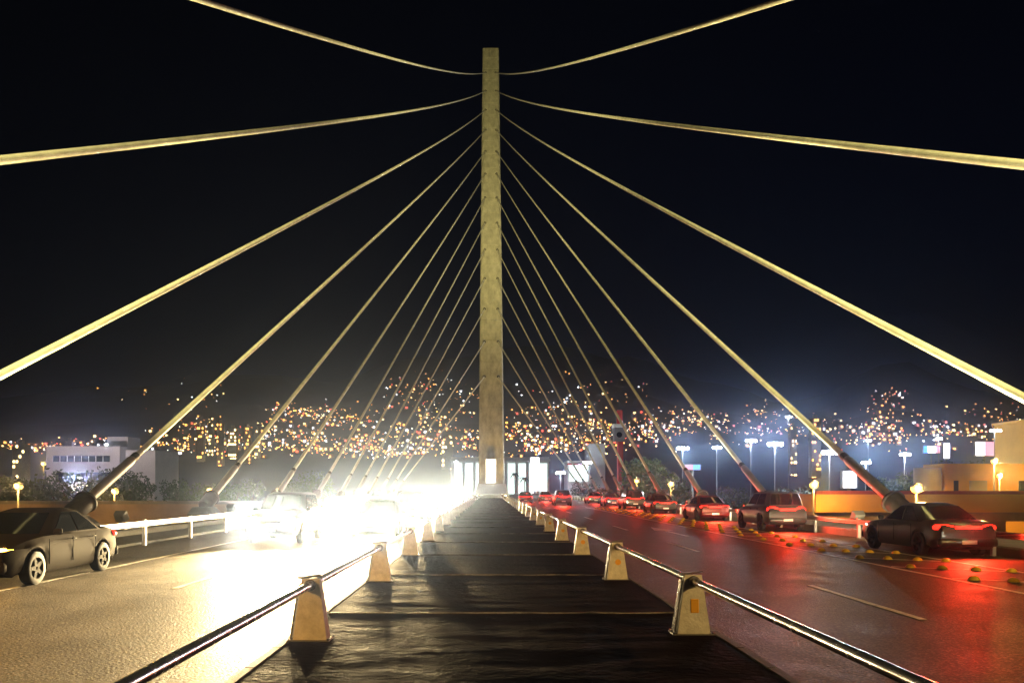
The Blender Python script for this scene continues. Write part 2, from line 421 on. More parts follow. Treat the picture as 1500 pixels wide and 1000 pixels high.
for c, s, i in CAB:
    side = 'left' if s < 0 else 'right'
    y = ANCH[i]+2.2
    lab = f'{"first" if i==0 else ORD[i] if i not in (0,12) else "last"} small floodlight along the {side} deck edge, counting away from the camera'
    z = MZ0-i*DZ; M = Vector((MXC+s*1.6, my(z), z))
    aim = Vector((s*AX, ANCH[i], AZ)).lerp(M, 0.45); aim.x -= s*0.6; aim.z += 6
    p = [110000, 90000, 46000, 16000, 9000, 7500, 6500, 5500, 3600, 2600, 1800, 1400, 1400][i]
    floodlight(lab, (s*14.25, y, 0.22), aim, p*4.2, 42, GOLD if i > 1 else (1, .86, .30), group=FG)
for x, y, pw, lab in ((-1.9, 118, 34000, 'floodlight on the left of the median, nearer of two aimed at the mast'), (2.4, 121, 34000, 'floodlight on the right of the median, nearer of two aimed at the mast'),
                  (-1.9, 141, 14000, 'floodlight on the left of the median, close to the mast foot'), (2.4, 143, 14000, 'floodlight on the right of the median, close to the mast foot')):
    hz = 118 if y < 130 else 40
    floodlight(lab, (x, y, 0.0), (MXC, my(hz), hz), pw, 56 if y < 130 else 80, (1, .62, .12), group='floodlights at the mast foot')

# ------------------------------------------------------------------ median guard rails
def guard_rail(name, label, x, y0, sp, n, sgn):
    g = thing(name, label, 'guard rail', (x, 0, 0))
    pm = MB().loft([[(-.205,-.10,0),(.205,-.10,0),(.205,.10,0),(-.205,.10,0)], [(-.20,-.10,.03),(.20,-.10,.03),(.20,.10,.03),(-.20,.10,.03)], [(-.115,-.07,.64),(.115,-.07,.64),(.115,.07,.64),(-.115,.07,.64)],
                    [(-.105,-.06,.735),(.105,-.06,.735),(.105,.07,.70),(-.105,.07,.70)]]).mesh('post', postm)
    pl = MB().loft([[(-.245,-.085,0.0),(-.222,-.085,0.0),(-.222,.085,0.0),(-.245,.085,0.0)], [(-.150,-.06,.66),(-.128,-.06,.66),(-.128,.06,.66),(-.150,.06,.66)]]).mesh('side_plate', steel)
    cp = MB().loft([[(-.15,-.085,.738),(.112,-.085,.775),(.112,.095,.742),(-.15,.095,.705)], [(-.15,-.085,.752),(.112,-.085,.789),(.112,.095,.756),(-.15,.095,.719)]]).mesh('cap', capm)
    rf = MB().bev(-.05, .05, -.01, .01, 0, .17, 0.006).mesh('reflector', reflm)
    rr = MB().tube([(0, -.008, .08), (0, .008, .08)], 0.058, 14).mesh('reflector', reflm)
    bpm = MB().bev(-.27, .24, -.15, .15, .001, .014, .005).mesh('base_plate', capm)
    blt = MB().tube([(0, 0, .014), (0, 0, .034)], .016, 6).mesh('bolt', steel)
    ctr = MB().tube([(0, -.13, .655), (0, .13, .655)], 0.068, 12).mesh('rail_clamp', capm)
    random.seed(31+int(sgn))
    for k in range(-2, n):
        y = y0+sp*k
        rz = random.uniform(-.03, .03)
        p = link('post', pm, g, (0, y, 0), (0, 0, rz))
        link('cap', cp, p); link('base_plate', bpm, p); [link('bolt', blt, p, (a, b, 0)) for a in (-.25, .222) for b in (-.125, .125)]; link('rail_clamp', ctr, p, (sgn*0.0, 0, 0)); link('side_plate', pl, p)
        if sgn > 0:
            link('reflector', rf if k % 4 in (0, 1) and k < 1 else rr, p, (0.01, -.089, .27), (R(-2.7), 0, 0))
    rl = MB().tube([(0, 0, 0), (0, sp, 0)], 0.048, 14).mesh('rail', steel, smooth=60)
    for k in range(-2, n-1):
        link('rail', rl, g, (0, y0+sp*k, .655))
    return g
guard_rail('guard_rail', 'steel tube rail on backlit tapered posts along the left edge of the median', -2.12, 9.5, 6.0, 23, -1)
guard_rail('guard_rail', 'steel tube rail on pale tapered posts with amber reflectors, right edge of the median', 2.52, 9.9, 5.87, 23, 1)
eb = thing('end_barrier', 'low white barrier across the far end of the median before the mast', 'barrier', (MXC, 146.5, 0))
part('beam', MB().bev(-2.6, 2.6, -.2, .2, 0.45, 0.75, .04), whitew, eb)
for x in (-2.3, 0, 2.3): part('leg', MB().bev(x-.15, x+.15, -.15, .15, 0, .449, .02), whitew, eb)
part('end_block', MB().bev(2.62, 3.1, -.3, .3, 0, 1.2, .04), whitew, eb)

# W-beam crash barriers at the road edges
def crash_barrier(label, x, ya, yb, sgn, z=0.72, sp=4.0):
    g = thing('crash_barrier', label, 'crash barrier', (x, 0, ROAD))
    prof = [(a*.7, b*.6) for a, b in ((0, -.155), (.045, -.12), (.045, -.06), (0, -.02), (0, .02), (.045, .06), (.045, .12), (0, .155))]
    ring0 = [(sgn*a, 0, z+b) for a, b in prof] + [(sgn*(a-.008), 0, z+b) for a, b in prof[::-1]]
    seg = MB().loft([[(p[0], 0.0, p[2]) for p in ring0], [(p[0], sp-0.01, p[2]) for p in ring0]]).mesh('beam', galv, smooth=30)
    pst = MB().box(-.05, .05, -.06, .06, 0, z+.12).mesh('post', galv)
    k = 0; y = ya
    while y < yb:
        link('beam', seg, g, (0, y, 0)); link('post', pst, g, (-sgn*.062, y, 0)); y += sp
    return g
crash_barrier('galvanised crash barrier along the outer edge of the left road', -11.2, -10, 190, 1)
crash_barrier('galvanised crash barrier along the outer edge of the right road', 13.85, -10, 190, -1, 0.6)

# ------------------------------------------------------------------ yellow road studs on the gore
dome = MB()
dome.loft([[(r*math.cos(2*math.pi*i/10), r*math.sin(2*math.pi*i/10), z) for i in range(10)] for r, z in ((.115, 0), (.108, .03), (.085, .06), (.045, .082), (.012, .088))])
dome = dome.mesh('road_stud', studm, smooth=60)
sl = 'yellow dome road stud on the hatched strip right of the right-hand road'
for k in range(-2, 22):
    y0 = 21.0+2.5*k
    for x, dy in ((9.86, .2), (10.44, -.13), (11.02, -.46), (11.6, -.79)):
        tag(link('road_stud', dome, None, (x+random.uniform(-.02, .02), y0+dy+random.uniform(-.03, .03), ROAD+0.006)), sl, 'road stud', 'yellow road studs on the gore')

# ------------------------------------------------------------------ cars
def lerp(a, b, t): return a+(b-a)*t
def curve(pts, y):
    for (a, za), (b, zb) in zip(pts, pts[1:]):
        if y <= b: return lerp(za, zb, max(0, (y-a)/(b-a)))
    return pts[-1][1]
def car_meshes(kind):
    K = {}
    suv = kind == 'suv'; up = 0.14 if suv else 0.0
    wy = (-1.32, 1.34); wr = 0.36 if suv else 0.32; ar = wr+0.07
    dk = [(-2.24,.80+up),(-2.16,.93+up),(-1.7,1.0+up),(-1,.98+up),(0,.95+up),(.95,.94+up),(1.5,.88+up),(1.95,.78+up),(2.16,.68+up),(2.24,.56+up)]
    ys = sorted(set([-2.24,-2.19,-2.1,-1.95,-.75,-.4,0,.4,.75,1.95,2.08,2.17,2.22] + [round(w0+q, 3) for w0 in wy for q in (-ar,-.34,-.24,-.12,0,.12,.24,.34,ar)]))
    rings = []
    for y in ys:
        e = abs(y)/2.24; wd = .885*(1-.16*e**7) if not suv else .91*(1-.12*e**8); d = curve(dk, y)
        zb = .2+up*.6 + (.12*max(0, (e-.88)/.12))
        arch = 0
        for w0 in wy:
            q = ar*ar-(y-w0)**2
            if q > 0: arch = max(arch, math.sqrt(q)+wr)
        h = [(0, zb), (.62*wd, zb), (.93*wd, max(zb, min(arch, .9))), (.985*wd, max(zb+.08, arch+.0)), (1.0*wd, max(.52+up, arch+.03)), (.985*wd, max(.72+up, arch+.06)), (.955*wd, max(d-.13, arch+.075)), (.89*wd, d-.03), (.7*wd, d+.0), (.35*wd, d+.02), (0, d+.026)]
        h = [(x, min(z, d+.026)) for x, z in h]
        rings.append([(x, y, z) for x, z in h] + [(-x, y, z) for x, z in h[-2:0:-1]])
    K['body'] = MB().loft(rings)
    if suv: lv = [(.98+up,.80,.98,-2.12),(1.25+up,.75,.66,-2.04),(1.50+up,.67,.36,-1.92),(1.58+up,.55,.12,-1.7)]
    else:   lv = [(.93,.80,1.02,-1.68),(1.17,.72,.66,-1.28),(1.37,.62,.32,-.92),(1.445,.46,.05,-.62)]
    def cr(z, a, yf, yr):
        m = (yf+yr)/2
        return [(0,yf,z),(.55*a,yf-.03,z),(.86*a,yf-.10,z),(a,yf-.30,z),(1.01*a,m,z),(a,yr+.28,z),(.86*a,yr+.09,z),(.55*a,yr+.02,z),(0,yr,z),
                (-.55*a,yr+.02,z),(-.86*a,yr+.09,z),(-a,yr+.28,z),(-1.01*a,m,z),(-a,yf-.30,z),(-.86*a,yf-.10,z),(-.55*a,yf-.03,z)]
    CR = [cr(*l) for l in lv]
    K['cabin'] = MB().loft(CR)
    def pane(idx, off, u=0.06, v=0.92, sh=(0.04, 0.96)):
        mb = MB(); cols = []
        for lev, t in ((0, 0.12), (1, 0.0), (2, 0.0)):
            a = [Vector(CR[lev][i]) for i in idx]
            if lev == 0: a = [p.lerp(Vector(CR[1][i]), u*2) for p, i in zip(a, idx)]
            if lev == 2: a = [Vector(CR[1][i]).lerp(p, v) for p, i in zip(a, idx)]
            a[0], a[-1] = a[0].lerp(a[1], sh[0]*1.0), a[-1].lerp(a[-2], 1-sh[1])
            cols.append(a)
        o = Vector(off)
        mb.loft([[p+o for p in r] for r in cols], close=False, caps=False)
        mb.loft([[p+o*0.3 for p in r] for r in cols], close=False, caps=False)
        n = len(idx)
        mb2 = MB(); outer = [p+o for p in cols[0]]+[p+o for p in cols[2][::-1]]
        return mb
    K['windshield'] = pane([14, 15, 0, 1, 2], (0, .012, .008))
    K['rear_window'] = pane([6, 7, 8, 9, 10], (0, -.012, .008))
    K['side_window'] = [pane([3, 4], (.012, 0, .005), sh=(.12, .98)), pane([4, 5], (.012, 0, .005), sh=(.06, .86)), pane([13, 12], (-.012, 0, .005), sh=(.12, .98)), pane([12, 11], (-.012, 0, .005), sh=(.06, .86))]
    tw = MB().loft([[(x, r*math.cos(t), r*math.sin(t)) for t in [2*math.pi*k/22 for k in range(22)]] for x, r in ((-.10, wr*.65), (-.105, wr*.9), (-.085, wr), (.085, wr), (.105, wr*.9), (.10, wr*.65))], caps=False)
    tw2 = tw; K['tyre'] = tw2
    rm = MB()
    rm.loft([[(x, r*math.cos(t), r*math.sin(t)) for t in [2*math.pi*k/22 for k in range(22)]] for x, r in ((-.102, wr*.66), (-.08, wr*.58), (.08, wr*.58), (.102, wr*.66))], caps=False)
    rm.loft([[(x, wr*.59*math.cos(t), wr*.59*math.sin(t)) for t in [2*math.pi*k/22 for k in range(22)]] for x in (-.04, .04)], mi=1)
    for k in range(5):
        a = 2*math.pi*k/5; ca, sa = math.cos(a), math.sin(a)
        rm.loft([[(sx*.095, r*ca-q*sa, r*sa+q*ca) for sx, q in ((-1, -b), (1, -b), (1, b), (-1, b))] for r, b in ((.03, .05), (wr*.62, .03))])
    K['rim'] = rm
    fz, rz = .66+up, .80+up
    def lamp(cx, cyy, cz, sx, sy, sz, s, sweep):
        rings = []
        for t in (-1, -.8, -.2, .4, .85, 1):
            k = math.sqrt(max(.08, 1-abs(t)**3)); x = cx+sx*t; y = cyy - sweep*(t+1)*.5
            rings.append([(s*x, y-sy*.8, cz-sz*k*.8), (s*x, y+sy*k, cz-sz*k*.6), (s*x, y+sy*k*1.05, cz+sz*k*.1), (s*x, y+sy*k*.7, cz+sz*k*.8), (s*x, y-sy*.8, cz+sz*k)])
        return MB().loft(rings)
    K['headlight'] = [lamp(.60, 2.13, fz, .20, .09, .095, s, .18) for s in (-1, 1)]
    def flip(mb): mb.v = [(x, -y, z) for x, y, z in mb.v]; return mb
    K['tail_light'] = [flip(lamp(.60, 2.20, rz, .24, .07, .11 if not suv else .15, s, .14)) for s in (-1, 1)]
    K['bumper'] = [MB().bev(-.80, .80, 2.10, 2.285, .30+up*.6, .50+up*.6, .05), MB().bev(-.80, .80, -2.285, -2.10, .30+up*.6, .52+up*.6, .05)]
    K['light_bar'] = [MB().bev(-.36, .36, -2.275, -2.13, rz-.03, rz+.05, .02)]  # lit bar added between the tail lights for a stronger red band
    K['grille'] = [MB().bev(-.36, .36, 2.15, 2.252, .56+up, .67+up, .02)]
    K['plate'] = [MB().bev(-.2, .2, -2.30, -2.284, .36+up*.6, .47+up*.6, .004), MB().bev(-.2, .2, 2.284, 2.30, .36+up*.6, .47+up*.6, .004)]
    K['mirror'] = [MB().bev(s*.93-.085, s*.93+.085, .60, .70, .93+up, 1.05+up, .03) for s in (-1, 1)]
    K['door_seam'] = [MB().box(s*.888-.004, s*.888+.004, y, y+.012, .36+up, .86+up) for s in (-1, 1) for y in (-.98, -.02, .88)]
    K['door_handle'] = [MB().bev(s*.885-.014, s*.885+.014, y, y+.17, .80+up, .825+up, .006) for s in (-1, 1) for y in (-.15, -.98)]
    M = {}
    body0 = mat('car_paint_'+kind, (.1, .1, .1), .3)
    mm = {'body': body0, 'cabin': body0, 'windshield': darkglass, 'rear_window': darkglass, 'side_window': darkglass, 'tyre': tyrem, 'rim': [rimm, tyrem],
          'headlight': E_head, 'tail_light': E_tail, 'light_bar': E_tail, 'bumper': body0, 'grille': blackp, 'plate': platem, 'mirror': body0, 'door_handle': rimm, 'door_seam': seamd}
    for k, v in K.items():
        M[k] = [x.mesh(k, mm[k], smooth=38) for x in v] if isinstance(v, list) else v.mesh(k, mm[k], smooth=38)
    M['wheels'] = [(s*(.80 if not suv else .82), y, wr) for y in wy for s in (-1, 1)]; M['up'] = up
    return M
CARM = {k: car_meshes(k) for k in ('sedan', 'suv')}
PAINTS = {n: mat('paint_'+n, c, .33, .1, coat=.35) for n, c in dict(silver=(.035, .03, .026), white=(.75, .75, .73), black=(.015, .015, .017), red=(.14, .01, .01), blue=(.012, .02, .06), grey=(.05, .05, .055), beige=(.45, .38, .27)).items()}
def car(kind, colour, label, x, y, facing, head=0, tail=0, group=None, angle=42, lens_on=True, hazard=False):
    # facing +1: drives away from the camera; -1: drives towards it
    t = thing('car', label, 'car', (x, y, ROAD), 0 if facing > 0 else math.pi, group)
    M = CARM[kind]; pm = PAINTS[colour]; up = M['up']
    def add(nm, me, par=t, loc=(0, 0, 0), m=None):
        o = link(nm, me, par, loc)
        if m: o.material_slots[0].link = 'OBJECT'; o.material_slots[0].material = m
        return o
    b = add('body', M['body'], m=pm); add('cabin', M['cabin'], m=pm)
    add('windshield', M['windshield']); add('rear_window', M['rear_window'])
    for s in M['side_window']: add('side_window', s)
    for wl_ in M['wheels']:
        q = add('wheel', M['tyre'], loc=wl_); add('rim', M['rim'], q)
    for h in M['headlight']: add('headlight', h, m=(E_ind if hazard else None) if lens_on else darkglass)
    for h in M['tail_light']: add('tail_light', h, m=None if (tail or hazard) else redw)
    add('light_bar', M['light_bar'][0], m=None if tail else blackp)
    for q in M['bumper']: add('bumper', q, m=pm)
    add('grille', M['grille'][0])
    for q in M['plate']: add('licence_plate', q)
    for q in M['mirror']: add('mirror', q, m=pm)
    for q in M['door_handle']: add('door_handle', q)
    for q in M['door_seam']: add('door_seam', q)
    if head:
        for s in (-1, 1):
            spot('headlight_beam', (s*.6, 2.34, .66+up), (s*.5+(1.7 if x > -6 else -.6), 18, .0+up), head, angle, WARM, t, 1.0, .07)
        for s in (-1, 1):
            spot('glare_beam', (s*.6, 2.34, .68+up), (s*.45+((5.0 if x > -6 else -3.5) if y < 60 else 0), 40, .9+up), head*(1.5 if y < 60 else .8), 44 if y < 60 else 30, (1, .75, .40), t, 1.0, .07)  # second beam added per headlight for glare and a brighter road
    if tail:
        spot('tail_glow', (0, -2.42, .80+up), (0, -6, .1), tail, 150, (1, .04, .015), t, .8, .3)
    return t

PAINTS['silver'] = mat('paint_dull_dark', (.022, .017, .013), .7, spec=0.012)
G1, G2 = 'cars coming towards the camera on the left road', 'cars driving away on the right road'
car('sedan', 'silver', 'dark sedan with orange front lamp, stopped at the far left edge of the road', -9.65, 16.75, -1, 0, 0, None, hazard=True)
HP = 13000
for kind, colr, lab, x, y, p in (
    ('sedan', 'grey', 'grey sedan with blazing headlights, nearest car in the lane beside the left median rail', -4.15, 30.5, HP),
    ('suv', 'blue', 'dark blue tall car with blazing headlights, second in the lane beside the left median rail', -4.05, 42, HP),
    ('sedan', 'black', 'black sedan with headlights on, third in the lane beside the left median rail', -4.2, 56, HP),
    ('sedan', 'grey', 'grey sedan with headlights on, fourth in the lane beside the left median rail', -4.1, 77, HP*.7),
    ('suv', 'blue', 'blue tall car with headlights on, fifth in the lane beside the left median rail', -4.2, 104, HP*.7),
    ('sedan', 'white', 'white sedan with headlights on, farthest left of the mast foot', -4.4, 139, HP*1.2),
    ('suv', 'black', 'black tall car with blazing headlights, nearest in the outer lane of the left road', -7.25, 28.5, HP),
    ('sedan', 'red', 'dark red sedan with headlights on, second in the outer lane of the left road', -7.35, 40, HP),
    ('sedan', 'blue', 'dark blue sedan with headlights on, third in the outer lane of the left road', -7.3, 53, HP),
    ('suv', 'grey', 'grey tall car with headlights on, fourth in the outer lane of the left road', -7.4, 70, HP*.7),
    ('sedan', 'black', 'black sedan with headlights on, fifth in the outer lane of the left road', -7.3, 95, HP*.7)):
    car(kind, colr, lab, x, y, -1, p, 0, G1)
TP = 1100
for kind, colr, lab, x, y, hp, tp in (
    ('sedan', 'black', 'black sedan with red tail lights, nearest in the lane right of the yellow studs', 12.85, 23.6, 900, TP),
    ('suv', 'grey', 'grey tall car with red tail lights, second in the lane right of the yellow studs', 12.8, 36.4, 900, TP),
    ('sedan', 'red', 'red sedan with red tail lights, third in the lane right of the yellow studs', 12.85, 47.5, 900, TP),
    ('sedan', 'black', 'black sedan with red tail lights, fourth in the lane right of the yellow studs', 12.8, 60, 900, TP),
    ('suv', 'black', 'black tall car with red tail lights, fifth in the lane right of the yellow studs', 12.8, 72, 900, TP),
    ('sedan', 'blue', 'blue sedan with red tail lights, sixth in the lane right of the yellow studs', 12.8, 84, 900, TP),
    ('sedan', 'grey', 'grey sedan with red tail lights, farthest in the lane right of the yellow studs', 12.8, 98, 900, TP),
    ('suv', 'grey', 'grey tall car with red tail lights, nearer of two in the middle right lane', 7.8, 86, 900, TP*2),
    ('sedan', 'grey', 'grey sedan with red tail lights, farther of two in the middle right lane', 7.8, 112, 900, TP*2),
    ('sedan', 'black', 'black sedan with red tail lights, alone in the lane beside the right median rail', 4.5, 101, 900, TP*2)):
    car(kind, colr, lab, x, y, 1, hp, tp, G2)

# ------------------------------------------------------------------ street lamps and light masts
def street_lamp(label, x, y, z, em, r=0.34, base=GZ, group=None, power=700, col=SODIUM):
    t = thing('street_lamp', label, 'street lamp', (x, y, base), 0, group)
    h = z-base
    part('pole', MB().tube([(0, 0, 0), (0, 0, .5), (0, 0, h-r*.9 if em is E_sod else h-.09)], [.16, .11, .06], 8), polem, t, smooth=50)
    if em is E_sod: part('bracket', MB().tube([(.0, .0, h-r*.9), (r*1.15, 0, h-r*.4), (r*1.1, 0, h+r*.7), (0, 0, h+r*1.05)], .04, 6), polem, t, smooth=50)
    if em is E_sod:      # lantern: dark cap over a drop-glass bowl
        part('lamp_cap', MB().loft([[(q*math.cos(a), q*math.sin(a), h+zz) for a in [2*math.pi*k/12 for k in range(12)]] for q, zz in ((r*1.05, r*.25), (r*.95, r*.55), (r*.5, r*.85), (r*.12, r))]), polem, t, smooth=50)
        part('lamp_bowl', MB().loft([[(q*math.cos(a), q*math.sin(a), h+zz) for a in [2*math.pi*k/12 for k in range(12)]] for q, zz in ((r*.3, -r*.8), (r*.72, -r*.55), (r*.92, -r*.1), (r*.9, r*.245))]), em, t, smooth=80)
    else:                # light mast: crossbar with round floodlight heads
        part('crossbar', MB().box(-r*2.4, r*2.4, -.06, .06, h-.08, h+.08), polem, t)
        for xx in ((-1.9, -.64, .64, 1.9) if r > .3 else (-.6, .6)):
            hd = part('lamp_head', MB().tube([(xx*r, .0, h), (xx*r, -.25, h-.05)], [r*.3, r*.62], 14), polem, t, smooth=40)
            part('lens', MB().loft([[(xx*r+q*math.cos(a), -.255-d, h-.05+q*math.sin(a)) for a in [2*math.pi*k/14 for k in range(14)]] for q, d in ((r*.61, 0), (r*.48, r*.18), (r*.14, r*.28))]), em, hd, smooth=80)
    if power and base > 0 and y < 0: spot('lamp_light', (0, 0, h-r-.1), (-x*.26, 9-y, -base) if x < 0 else (-6.5, 20-y, -base), power, 66, col, t, .9, .2)
    elif power: point('lamp_light', (0, -r-.3, h), power, col, t, .2)
    return t
SL = 'amber street lamps below the bridge'
for x, y, z, lab in ((-35.5, 60, 1.95, 'amber street lamp left of the bridge, farthest left above the dark sedan'), (-35.3, 75, 1.5, 'amber street lamp just right of the fourth left cable foot'),
    (-33.4, 95, 1.55, 'amber street lamp beside the fifth left cable foot'), (-31.9, 120, 1.5, 'amber street lamp beside the sixth left cable foot'), (-84, 150, 6.4, 'small amber street lamp in front of the white building'),
    (24, 130, 3.0, 'amber street lamp below the red sign tower'), (23.9, 105, 2.35, 'amber street lamp right of the red sign tower'), (23.6, 58, 2.05, 'amber street lamp before the left end of the ochre overpass'),
    (24.1, 45, 1.78, 'amber street lamp standing in front of the ochre overpass'), (50.7, 80, 4.5, 'taller amber street lamp beside the ochre building'), (54.4, 85, 3.15, 'shorter amber street lamp beside the ochre building')):
    street_lamp(lab, x, y, z, E_sod, 0.30 if y < 100 else 0.38, group=SL, power=6000 if x > 45 else 2200)
LM = 'white light masts over the car park right of the bridge'
for px, py, d, r, lab in ((1000, 656, 170, .65, 'white light mast at the left end of the bright row'), (1050, 655, 178, .5, 'white light mast second from the left in the bright row'), (1100, 645, 168, .6, 'white light mast third from the left in the bright row'),
    (1135, 650, 150, .75, 'large white light mast in the middle of the bright row'), (1215, 662, 120, .65, 'large white light mast behind the fourth right cable'), (1155, 610, 230, .45, 'tall white light mast standing high above the bright row'),
    (1272, 645, 260, .45, 'distant white light mast left of the illuminated signs'), (1268, 677, 150, .45, 'low white lamp right of the fourth right cable'), (1325, 665, 140, .5, 'white lamp above the pale green trees'),
    (1375, 642, 230, .5, 'white light mast above the blue and pink sign'), (1457, 630, 104, .38, 'white lamp on the corner of the tall ochre building'), (860, 677, 165, .5, 'white lamp between the far right cables'), (821, 692, 205, .6, 'white lamp right of the bright shop front'),
    (668, 676, 190, .25, 'small white lamp left of the mast foot')):
    street_lamp(lab, (px-717)/1167*d, d, EYE+(715-py)/1167*d, E_flood, r*.8, group=LM, power=500 if px == 1457 else 14000*r, col=(.86, .95, 1.0))
street_lamp('white roof lamp beside the roof block of the long white building', -111.5, 232, 14.6, E_flood, .3, base=13.6, power=1500, col=WHITE)
street_lamp('added pale lamp hidden among the trees, brightening the long white building', -101, 196, 4.5, E_flood, .3, power=34000, col=(1, .82, .8))  # unseen lamp added to brighten the white building front
# lamps over the bridge behind the viewpoint, the ones that light the near posts and carriageway
for x, y, lab in ((16.0, -9, 'amber deck lamp behind the viewpoint on the right edge of the bridge'), (-13.2, -2, 'amber deck lamp behind the viewpoint on the left edge of the bridge')):
    street_lamp(lab, x, y, 9.5, E_sod, 0.36, base=0.2, group='lamps on the bridge deck', power=24000 if x > 0 else 23000, col=(1, .60, .18) if x > 0 else (1, .48, .09))

# ------------------------------------------------------------------ buildings
def building(name, label, cat, x0, x1, y0, y1, ztop, m, base=GZ):
    t = thing(name, label, cat, ((x0+x1)/2, y0, base))
    hw, dp, h = (x1-x0)/2, y1-y0, ztop-base
    part('wall', MB().box(-hw, hw, 0, dp, 0, h), m, t)
    return t, hw, h
# long white building, left
t, hw, h = building('office_building', 'long low white building with one dark ribbon window, left behind the trees', 'building', -123.5, -103, 222, 245, 13.2, whitew)
for k, (a, b) in enumerate(((-8.4, 7.6),)):
    wv = part('window', MB().box(a, b, -.12, -.02, h-4.0, h-2.3), darkglass, t)
    for q in range(9): part('mullion', MB().box(a+(b-a)*q/8-.06, a+(b-a)*q/8+.06, -.2, -.121, h-4.0, h-2.3), whitew, wv)
part('ledge', MB().box(-10.4, 10.4, -.5, -.003, h-6.6, h-6.2), whitew, t)
part('window', MB().box(-7.5, 9, -.12, -.02, h-9.6, h-6.9), darkglass, t)
part('parapet', MB().box(-10.4, 10.4, -.25, 23.2, h+.003, h+.35), whitew, t)
pb = part('roof_block', MB().box(4.4, 10.2, 5, 13, h+.353, h+3.3), whitew, t)
part('wing', MB().box(10.45, 18.8, 3, 20, 0, h-0.6), whitew, t)
part('loggia', MB().box(-3, 9, -.6, -.13, h-12.6, h-10.4), E_win, t)
# shop behind the mast
t, hw, h = building('shop_building', 'bright white shop front behind the foot of the mast', 'building', -14.5, 22.5, 300, 325, 13.6, whitew)
for k in range(9):
    x = -17.2+4.0*k
    f = part('window', MB().box(x, x+3.0, -.25, -.02, 6.5, h-2.2), whitew, t)
    for a in (0, 1): part('pane', MB().box(x+.12+1.42*a, x+1.46+1.42*a, -.3, -.251, 6.7, h-2.4), E_winc, f)
for k in range(10): part('column', MB().box(-18.0+4.0*k-.3, -18.0+4.0*k+.3, -2.6, -2.0, 0, h-1.6), whitew, t)
part('canopy', MB().box(-18.6, 18.6, -3.2, -.003, h-1.598, h-.9), whitew, t)
sp_ = thing('sign_totem', 'tall glowing white sign totem right of the shop front', 'sign', (15.4, 270, GZ))
part('post', MB().box(-.3, .3, 0, .5, 0, 8), polem, sp_); part('panel', MB().bev(-1.5, 1.5, -.1, .6, 8.01, 19.3, .08), E_sign, sp_)
# row of kiosks further right
t, hw, h = building('kiosk_building', 'small pale building with a lit front between the far right cables', 'building', 21, 28, 214, 224, 9.2, whitew)
part('window', MB().box(-3.1, 3.1, -.2, -.02, h-5.5, h-1.2), E_winc, t); part('awning', MB().box(-3.7, 3.7, -1.4, -.003, h-1.1, h-.8), redw, t)
# red sign tower
t = thing('sign_tower', 'red sign tower with a dark box near its top, right of the mast', 'tower', (32.8, 200, GZ))
part('shaft', MB().bev(-.7, .7, -.7, .7, 0, 20.5, .12), redw, t); bx_ = part('clock_box', MB().bev(-1.7, 1.0, -1.0, 1.0, 20.503, 24.0, .15), capm, t)
part('white_band', MB().bev(-1.9, 1.2, -1.1, 1.1, 24.003, 24.9, .1), whitew, t); part('top_fin', MB().bev(-.8, .55, -.6, .6, 24.903, 28.4, .1), redw, t)
part('dial', MB().tube([(-.35, -1.001, 22.2), (-.35, -1.06, 22.2)], .7, 16), darkglass, bx_)
t, hw, h = building('plain_block', 'beige windowless block left of the red sign tower', 'building', 26.5, 30.5, 210, 222, 13, greyw)
part('cornice', MB().box(-2.2, 2.2, -.2, 12.2, h+.003, h+.5), greyw, t)
# ochre buildings and overpass on the right
t, hw, h = building('low_ochre_building', 'low ochre building with tall narrow openings behind the overpass', 'building', 52.6, 85.4, 92, 96, 4.4, ochre)
part('parapet', MB().box(-16.6, 16.6, -.25, 4.2, h-.75, h+.25), ochre, t)
for x, wd, m_ in ((-15.4, .5, blackp), (-13.6, 2.0, greyw), (-7.9, .8, blackp), (4.6, .8, blackp), (6.9, 1.6, brownw), (10.2, 1.6, brownw)):
    f = part('window', MB().box(x, x+wd, -.15, -.02, 6.2, h-1.7), m_, t)
part('cylinder_bay', MB().tube([(-17.6, 1.4, 0), (-17.6, 1.4, h-.2)], 1.5, 18), greyw, t, smooth=40)
t, hw, h = building('tall_ochre_building', 'tall plain ochre building at the right edge', 'building', 73.5, 99, 108, 116, 10.9, ochre)
part('parapet', MB().box(-13, 13, -.2, 8.2, h+.003, h+.35), ochre, t); part('pilaster', MB().box(-12.3, -11.3, -.35, -.003, 0, h), ochre, t)
for x in (-9.5, -3.0, 3.5, 10.0):
    f = part('window', MB().box(x, x+2.2, -.12, -.02, h-3.2, h-1.7), darkglass, t); part('sill', MB().box(x-.15, x+2.35, -.3, -.122, h-3.35, h-3.2), greyw, f)
part('roof_tank', MB().tube([(-6, 4, h+.36), (-6, 4, h+2.0)], 1.0, 14), greyw, t, smooth=40); part('roof_unit', MB().bev(2, 4.6, 3, 5, h+.36, h+1.5, .08), greyw, t); part('downpipe', MB().tube([(-8, -.12, 0), (-8, -.12, h)], .09, 8), greyw, t)
op = thing('overpass', 'ochre overpass parapet whose top rail is coloured like a red light trail, crossing right of the bridge', 'overpass', (24.6, 60, GZ))
part('girder', MB().box(0, 45, 0, 7, 7.0, 8.35), ochre, op); part('top_rail', MB().box(0, 45, -.05, .2, 8.353, 8.62), trailm, op)
part('soffit', MB().box(0, 45, .4, 6.6, 6.3, 6.997), brownw, op)
for x in (3, 15, 27, 39): part('pier', MB().box(x-.6, x+.6, 2, 5, 0, 6.297), brownw, op)
